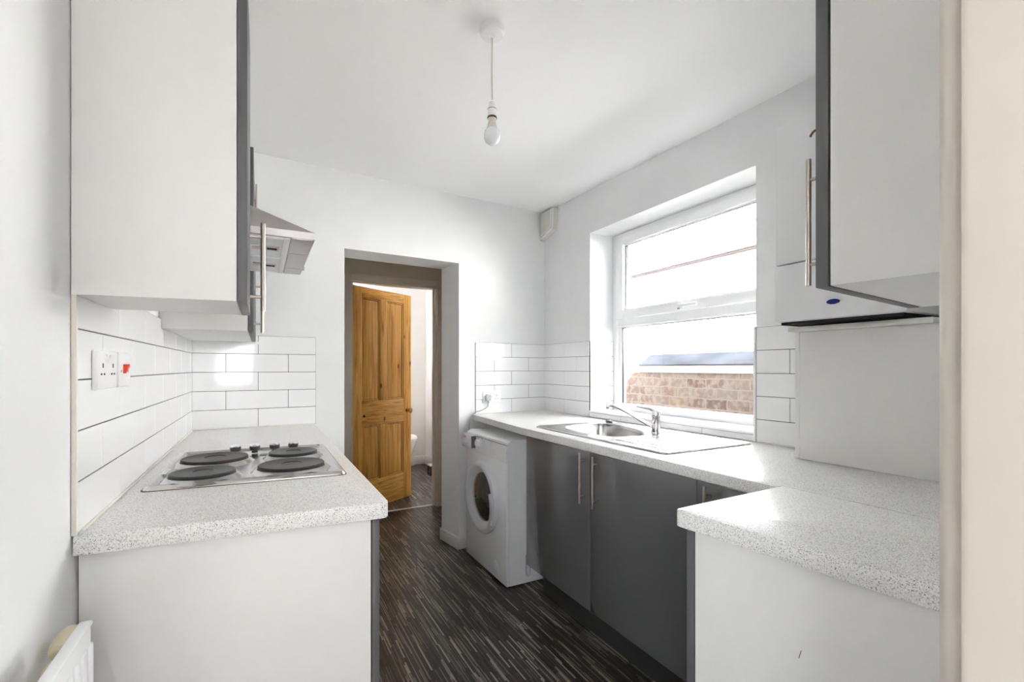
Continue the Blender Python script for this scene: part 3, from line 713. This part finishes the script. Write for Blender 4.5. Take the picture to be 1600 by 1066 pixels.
# boxed panel, boiler
b = MB(); b.box(1.7205, 1.7385, .28, 1.012, W + .001, 1.3985, .0015); b.box(1.7385, 1.952, .994, 1.0215, W + .001, 1.3985, .0015); b.box(1.7385, 1.952, .30, .994, 1.381, 1.3985)
b.box(1.7215, 1.7395, 1.0125, 1.0300, W + .001, 1.3985, .0015)
single('boxed_panel', b, CARC, 'plain white boxed-in panel standing on the worktop below the boiler', 'panel', (1.83, .65, W))
t = thing('boiler', 'white combination boiler hung on the window wall, oval blue badge on its lower front', 'boiler', (1.80, .86, 1.43))
b = MB(); b.box(1.655, 1.951, .664, 1.063, 1.640, 2.147, .008); obj('casing', b, APPL, t)
b = MB(); b.box(1.650, 1.951, .662, 1.065, 1.434, 1.6385, .010); obj('lower_cover', b, APPL, t)
b = MB(); b.box(1.672, 1.93, .68, 1.05, 1.424, 1.436); obj('base_shade', b, BLACKR, t, 'black slab for the shade under the boiler')  # solid black block paints the shade below the boiler
b = MB(); b.lathe([(1, 0), (1, .003), (.9, .0042), (0, .0045)], (0, 0, 0), n=32)
b.bm.transform(Matrix.Translation((1.6502, .862, 1.487)) @ Matrix.Rotation(-PI / 2, 4, 'Y') @ Matrix.Diagonal((.0085, .020, 1, 1))); obj('badge', b, BLUE, t, 'oval blue badge')
t = thing('pipe_tray', 'white tray with pipe ends in the gap between boiler and boxed panel', 'tray', (1.82, .8, 1.40))
b = MB(); b.box(1.700, 1.93, .62, 1.045, 1.3995, 1.4175, .004); obj('tray', b, GLOSSW, t)
for y in (.70, .76, .82):
    b = MB(); b.cyl((1.80, y, 1.4176), (1.80, y, 1.4232), .008, 12); obj('pipe_end', b, NICKEL, t)

# ------------------------------------------------------------------ washing machine
t = thing('washing_machine', 'white front loading washing machine under the end of the sink worktop', 'washing machine', (1.5, 2.69, 0))
wx, wy0, wy1 = 1.238, 2.388, 2.986
b = MB(); b.box(wx, wx + .022, wy0, wy1, .012, .722, .006); b.box(wx + .022, wx + .54, wy0 + .003, wy1 - .003, .012, .83); obj('body', b, APPL, t)
b = MB()
L0 = [(wx + .0, .724), (wx - .002, .79), (wx + .010, .835), (wx + .035, .850), (wx + .54, .850), (wx + .54, .724)]
b.loft([[(x, wy1, z) for x, z in L0], [(x, wy0, z) for x, z in L0]], smooth=True); obj('control_panel', b, APPL, t)
b = MB(); b.box(wx + .003, wx + .53, wy0 + .001, wy1 - .001, .8215, .8235); obj('top_seam', b, PRINT, t)
b = MB(); b.box(wx - .034, wx + .01, 2.83, 2.985, .742, .828, .006); dr = obj('detergent_drawer', b, APPL, t)
b = MB(); b.box(wx - .030, wx + .004, 2.826, 2.8295, .746, .824); obj('drawer_gap', b, PRINT, dr)
b = MB(); b.box(wx - .0355, wx - .033, 2.865, 2.955, .756, .778); obj('drawer_grip', b, DRUM, dr)
cu = bpy.data.curves.new('lettering', 'FONT'); cu.body = 'BEKO'; cu.size = .016; cu.extrude = .0003; cu.align_x = 'CENTER'
tmp = bpy.data.objects.new('lettering', cu); COL.objects.link(tmp); bpy.context.view_layer.update()
me = bpy.data.meshes.new_from_object(tmp.evaluated_get(bpy.context.evaluated_depsgraph_get())); bpy.data.objects.remove(tmp)
lo = bpy.data.objects.new('lettering', me); COL.objects.link(lo); me.materials.append(PRINT); lo.parent = dr
lo.location = Vector((wx - .0345, 2.925, .806)) - WM[t.name].translation; lo.rotation_euler = (PI / 2, 0, -PI / 2)
b = MB(); b.lathe([(.036, 0), (.035, .006), (.026, .008), (.024, .024), (.020, .028), (0, .028)], (wx + .002, 2.765, .787), (-1, 0, 0), 32); obj('dial', b, APPL, t)
b = MB(); b.lathe([(.0255, 0), (.0255, .0012), (.0235, .0012)], (wx - .006, 2.765, .787), (-1, 0, 0), 32); obj('dial_ring', b, PRINT, t)
for (y, z, n_, w_) in ((2.695, .822, 8, .007), (2.600, .812, 7, .009), (2.575, .812, 3, .005), (2.575, .768, 2, .005), (2.545, .772, 3, .006)):
    b = MB()
    for k in range(n_): b.box(wx - .0032, wx + .0005, y - w_, y + w_ * (.3 + .7 * ((k * 7) % 3) / 2), z - k * .0118, z - k * .0118 + .0045)
    obj('panel_markings', b, DRUM, t, 'grey printed marks')
b = MB(); b.lathe([(.042, 0), (.042, .0022), (.040, .003), (0, .003)], (wx + .001, 2.527, .076), (-1, 0, 0), 40); obj('filter_cap', b, APPL, t)
b = MB(); b.lathe([(.0435, 0), (.0435, .0014), (.042, .0014)], (wx + .001, 2.527, .076), (-1, 0, 0), 40); obj('filter_cap_seam', b, DRUM, t)
pc = (wx + .001, 2.707, .458)
b = MB(); b.lathe([(.222, 0), (.224, .012), (.217, .028), (.203, .036), (.190, .035), (.172, .024), (.158, .008), (.150, -.012)], pc, (-1, 0, 0), 64)
dr = obj('door_ring', b, DRUM, t, 'silver grey door ring')
b = MB(); b.lathe([(.155, -.004), (.150, .006), (.12, .020), (.06, .030), (0, .033)], pc, (-1, 0, 0), 56); obj('door_glass', b, PORTG, dr, 'dark curved door glass')
b = MB()
pts = []
for k in range(-4, 5):
    a = math.radians(-2 + k * 6.5); pts.append((wx - .042, 2.707 - .208 * math.cos(a), .458 + .208 * math.sin(a) - .02))
b.tube(pts, .0125, 12); obj('door_handle', b, DRUM, dr)
b = MB(); b.tube([(wx + .130, wy0 + .002, .175), (wx + .130, wy0 + .002, .075), (wx + .138, wy0 + .002, .052), (wx + .150, wy0 + .002, .052), (wx + .158, wy0 + .002, .075), (wx + .158, wy0 + .002, .175)], .004, 8, res=4); obj('side_recess', b, DRUM, t)
for x in (wx + .05, wx + .48):
    for y in (wy0 + .05, wy1 - .05):
        b = MB(); b.cyl((x, y, .0005), (x, y, .014), .02, 16); obj('foot', b, BLACKP, t)

# socket over the washing machine with plug and cord
ang = math.atan2(3.129 - 2.98, XR - XL)
sk = Vector((1.478, BY(1.478) - .0078, 1.062))
t = thing('double_socket', 'white double socket on the tiles above the washing machine', 'socket', tuple(sk), ang)
b = MB(); b.box(-.074, .074, -.010, .0, -.043, .043, .0025); obj('faceplate', b, WPLAS, t, local=True)
b = MB(); b.box(.036, .040, -.0108, -.0098, .002, .012); b.box(.0245, .0305, -.0108, -.0098, -.016, -.012); b.box(.0455, .0515, -.0108, -.0098, -.016, -.012); obj('pin_holes', b, BLACKR, t, local=True)
for x in (-.008, .012):
    b = MB(); b.box(x - .006, x + .006, -.0135, -.009, .014, .034, .0015); obj('rocker_switch', b, WPLAS, t, local=True)
t = thing('power_plug', 'grey three pin plug pushed into the socket, its cord running down to the washing machine', 'plug', tuple(sk), ang)
b = MB(); b.loft([[(x, y, z) for x, y, z in ((-.058, -.0105, -.030), (-.018, -.0105, -.030), (-.012, -.0105, .006), (-.026, -.0105, .020), (-.050, -.0105, .020), (-.064, -.0105, .006))],
                  [(x, y, z) for x, y, z in ((-.054, -.034, -.026), (-.022, -.034, -.026), (-.016, -.034, .004), (-.028, -.034, .016), (-.048, -.034, .016), (-.060, -.034, .004))]], smooth=False)
b.box(-.044, -.032, -.032, -.018, -.045, -.026, .003); obj('plug_body', b, GPLUG, t, local=True)
b = MB(); b.tube([(sk.x - .038, sk.y - .025, 1.018), (sk.x - .045, sk.y - .028, .99), (sk.x - .095, sk.y - .03, .966), (sk.x - .142, sk.y - .03, .954), (sk.x - .176, sk.y - .03, .922), (sk.x - .186, sk.y - .03, .83), (sk.x - .18, sk.y - .025, .6)], .0042, 8)
obj('cord', b, GCORD, t)

# corner trunking below the ceiling
t = thing('corner_trunking', 'small cream boxed trunking in the top corner left of the window', 'trunking', (1.93, 3.03, 2.28))
b = MB()
ol = [(3.119, 2.258), (2.958, 2.306), (2.940, 2.335), (2.932, 2.462), (3.119, 2.466)]
b.loft([[(1.9525, y, z) for y, z in ol], [(1.915, y, z) for y, z in ol]], smooth=False); obj('cover', b, TRUNK, t)
b = MB(); 
b.tube([(1.911, 3.114, 2.266), (1.911, 2.965, 2.309), (1.911, 2.947, 2.335), (1.911, 2.938, 2.46)], .006, 8); b.tube([(1.911, 3.112, 2.290), (1.911, 2.985, 2.325), (1.911, 2.972, 2.345), (1.911, 2.965, 2.46)], .005, 8)
obj('edge_bead', b, WPLAS, t)

# ------------------------------------------------------------------ pendant lamp
px_, py_ = .706, 1.470
t = thing('pendant_lamp', 'bare white pendant with one opal bulb hanging from the ceiling', 'lamp', (px_, py_, 2.03))
zc = cz(py_)
b = MB(); b.lathe([(.044, 0), (.044, -.004), (.042, -.022), (.038, -.026), (.012, -.028), (.008, -.034), (0, -.034)], (px_, py_, zc + .0005), n=40); obj('ceiling_rose', b, WPLAS, t)
b = MB(); b.tube([(px_, py_, zc - .03), (px_ - .001, py_, 2.33), (px_, py_, 2.20)], .003, 8); obj('cord', b, CORD, t)
bx_, by_ = px_ - .000, py_
b = MB(); b.lathe([(.006, 0), (.0105, -.001), (.0135, -.022), (.0158, -.026), (.0158, -.056), (.0145, -.058)], (bx_, by_, 2.190), n=32); obj('lamp_holder', b, WPLAS, t)
b = MB(); b.lathe([(.0162, 0), (.0162, -.002), (.015, -.002)], (bx_, by_, 2.166), n=32); obj('holder_ring', b, PRINT, t)
b = MB(); b.lathe([(.0162, 0), (.0172, -.004), (.0160, -.0065)], (bx_, by_, 2.139), n=32); obj('holder_ring', b, DARKBR, t, 'dark brass holder ring')
b = MB(); b.lathe([(.0110, 0), (.0115, -.012), (.014, -.013), (.0185, -.033), (.0205, -.037), (.0200, -.038)], (bx_, by_, 2.133), n=36); bs = obj('bulb_base', b, CORD, t)
b = MB(); b.lathe([(.0205, 0), (.0250, -.006), (.0280, -.018), (.0275, -.031), (.0225, -.043), (.0130, -.051), (0, -.054)], (bx_, by_, 2.096), n=40); obj('bulb', b, BULB, t)

# ------------------------------------------------------------------ bathroom things
t = thing('toilet', 'white toilet seen past the edge of the pine door', 'toilet', (1.485, 5.72, 0))
def oval(cx, cy, rx, ry, z, n=32): return [(cx + rx * math.cos(2 * PI * k / n), cy + ry * math.sin(2 * PI * k / n) * (1.0 if math.sin(2 * PI * k / n) > 0 else 1.15), z) for k in range(n)]
b = MB(); b.loft([oval(1.485, 5.71, .11, .16, .001), oval(1.485, 5.71, .105, .15, .10), oval(1.485, 5.64, .12, .17, .22), oval(1.485, 5.65, .175, .22, .34), oval(1.485, 5.64, .185, .235, .40)]); obj('pan', b, CERAM, t)
b = MB(); b.loft([oval(1.485, 5.64, .19, .24, .402), oval(1.485, 5.64, .195, .245, .412), oval(1.485, 5.64, .195, .245, .435), oval(1.485, 5.64, .18, .23, .447)]); obj('seat_lid', b, CERAM, t)
b = MB(); b.box(1.28, 1.62, 5.87, 6.03, .42, .80, .02); obj('cistern', b, CERAM, t)
t = thing('pipe_boxing', 'low white boxing along the skirting behind the toilet', 'boxing', (1.5, 6.0, 0))
b = MB(); b.box(1.05, 1.76, 5.985, 6.038, .002, .17, .004); obj('box', b, GLOSSW, t)
b = MB(); b.box(1.56, 1.62, 5.975, 5.986, .135, .165); obj('pipe_clip', b, PRINT, t)
t = thing('waste_bin', 'small black bin with a white rim on the bathroom floor', 'bin', (1.80, 5.37, 0))
b = MB(); b.prism([(1.75, 5.33), (1.86, 5.33), (1.86, 5.44), (1.75, 5.44)], .0015, .105, .006); obj('body', b, BLACKP, t)
b = MB(); b.box(1.755, 1.855, 5.335, 5.435, .106, .125, .006); obj('lid', b, WPLAS, t)
b = MB(); P_ = [(1.922, 5.82 + .028 * math.cos(2 * PI * k / 16), 1.55 + .055 * math.sin(2 * PI * k / 16)) for k in range(17)]; b.tube(P_, .005, 8, res=2)
single('towel_ring', b, CHROME, 'small oval metal ring on the bathroom wall', 'towel ring', (1.922, 5.82, 1.50))

# ------------------------------------------------------------------ outside the window
b = MB(); b.box(2.26, 12, -6, 14, -.2, -.05); struct('ground', b, CONC)
t = thing('garden_wall', 'pale old brick wall with sloping lead capping outside the window', 'wall', (3.2, 2, -.05))
b = MB(); ol = [(-1.5, -.05), (3.56, -.05), (3.53, 1.06), (3.49, 1.12), (3.40, 1.215), (3.36, 1.228), (-1.5, 1.232)]
b.loft([[(3.10, y, z) for y, z in ol], [(3.34, y, z) for y, z in ol]], smooth=False); obj('brickwork', b, BRICK, t)
b = MB(); ol = [(-1.5, 1.231), (3.365, 1.229), (3.29, 1.298), (-1.5, 1.298)]
b.loft([[(3.09, y, z) for y, z in ol], [(3.34, y, z) for y, z in ol]], smooth=False); obj('mortar_bed', b, MORT, t)
b = MB(); b.hexa([(3.085, -1.5, 1.290), (3.085, 3.300, 1.290), (3.34, 3.42, 1.262), (3.34, -1.5, 1.262), (3.085, -1.5, 1.300), (3.085, 3.295, 1.300), (3.33, 3.385, 1.40), (3.33, -1.5, 1.40)]); obj('lead_capping', b, LEAD, t)
t = thing('neighbouring_house', 'white rendered house with gutter and tiled roof filling the view outside the window', 'house', (6, 4, -.05))
b = MB(); b.box(4.6, 4.8, -3, 13, -.05, 2.56); obj('wall', b, RENDER, t)
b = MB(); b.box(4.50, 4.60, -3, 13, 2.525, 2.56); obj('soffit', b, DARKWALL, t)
b = MB(); b.box(4.47, 4.50, -3, 13, 2.54, 2.72); obj('fascia', b, WPLAS, t)
b = MB(); b.tube([(4.44, -3, 2.70), (4.44, 13, 2.70)], .045, 12, res=1); obj('gutter', b, WPLAS, t)
b = MB(); n_ = 110
for row in range(4):
    loA, hiA = [], []
    x0, z0 = 4.40 + row * .28, 2.77 + row * .165
    for k in range(n_ * 4 + 1):
        y = -3 + k * .05; wv = .018 * math.cos(k * PI / 2)
        loA.append((x0, y, z0 + wv)); hiA.append((x0 + .34, y, z0 + .18 + wv))
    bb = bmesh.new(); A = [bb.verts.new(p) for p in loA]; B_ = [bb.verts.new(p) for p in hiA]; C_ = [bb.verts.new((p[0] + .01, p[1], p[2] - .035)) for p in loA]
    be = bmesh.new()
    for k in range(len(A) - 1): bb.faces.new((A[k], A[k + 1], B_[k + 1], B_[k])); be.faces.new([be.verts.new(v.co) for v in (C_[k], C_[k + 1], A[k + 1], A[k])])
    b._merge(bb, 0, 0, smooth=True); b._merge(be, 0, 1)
obj('roof', b, [ROOFT, DARKWALL], t)  # second, dark colour paints the shade below each tile row
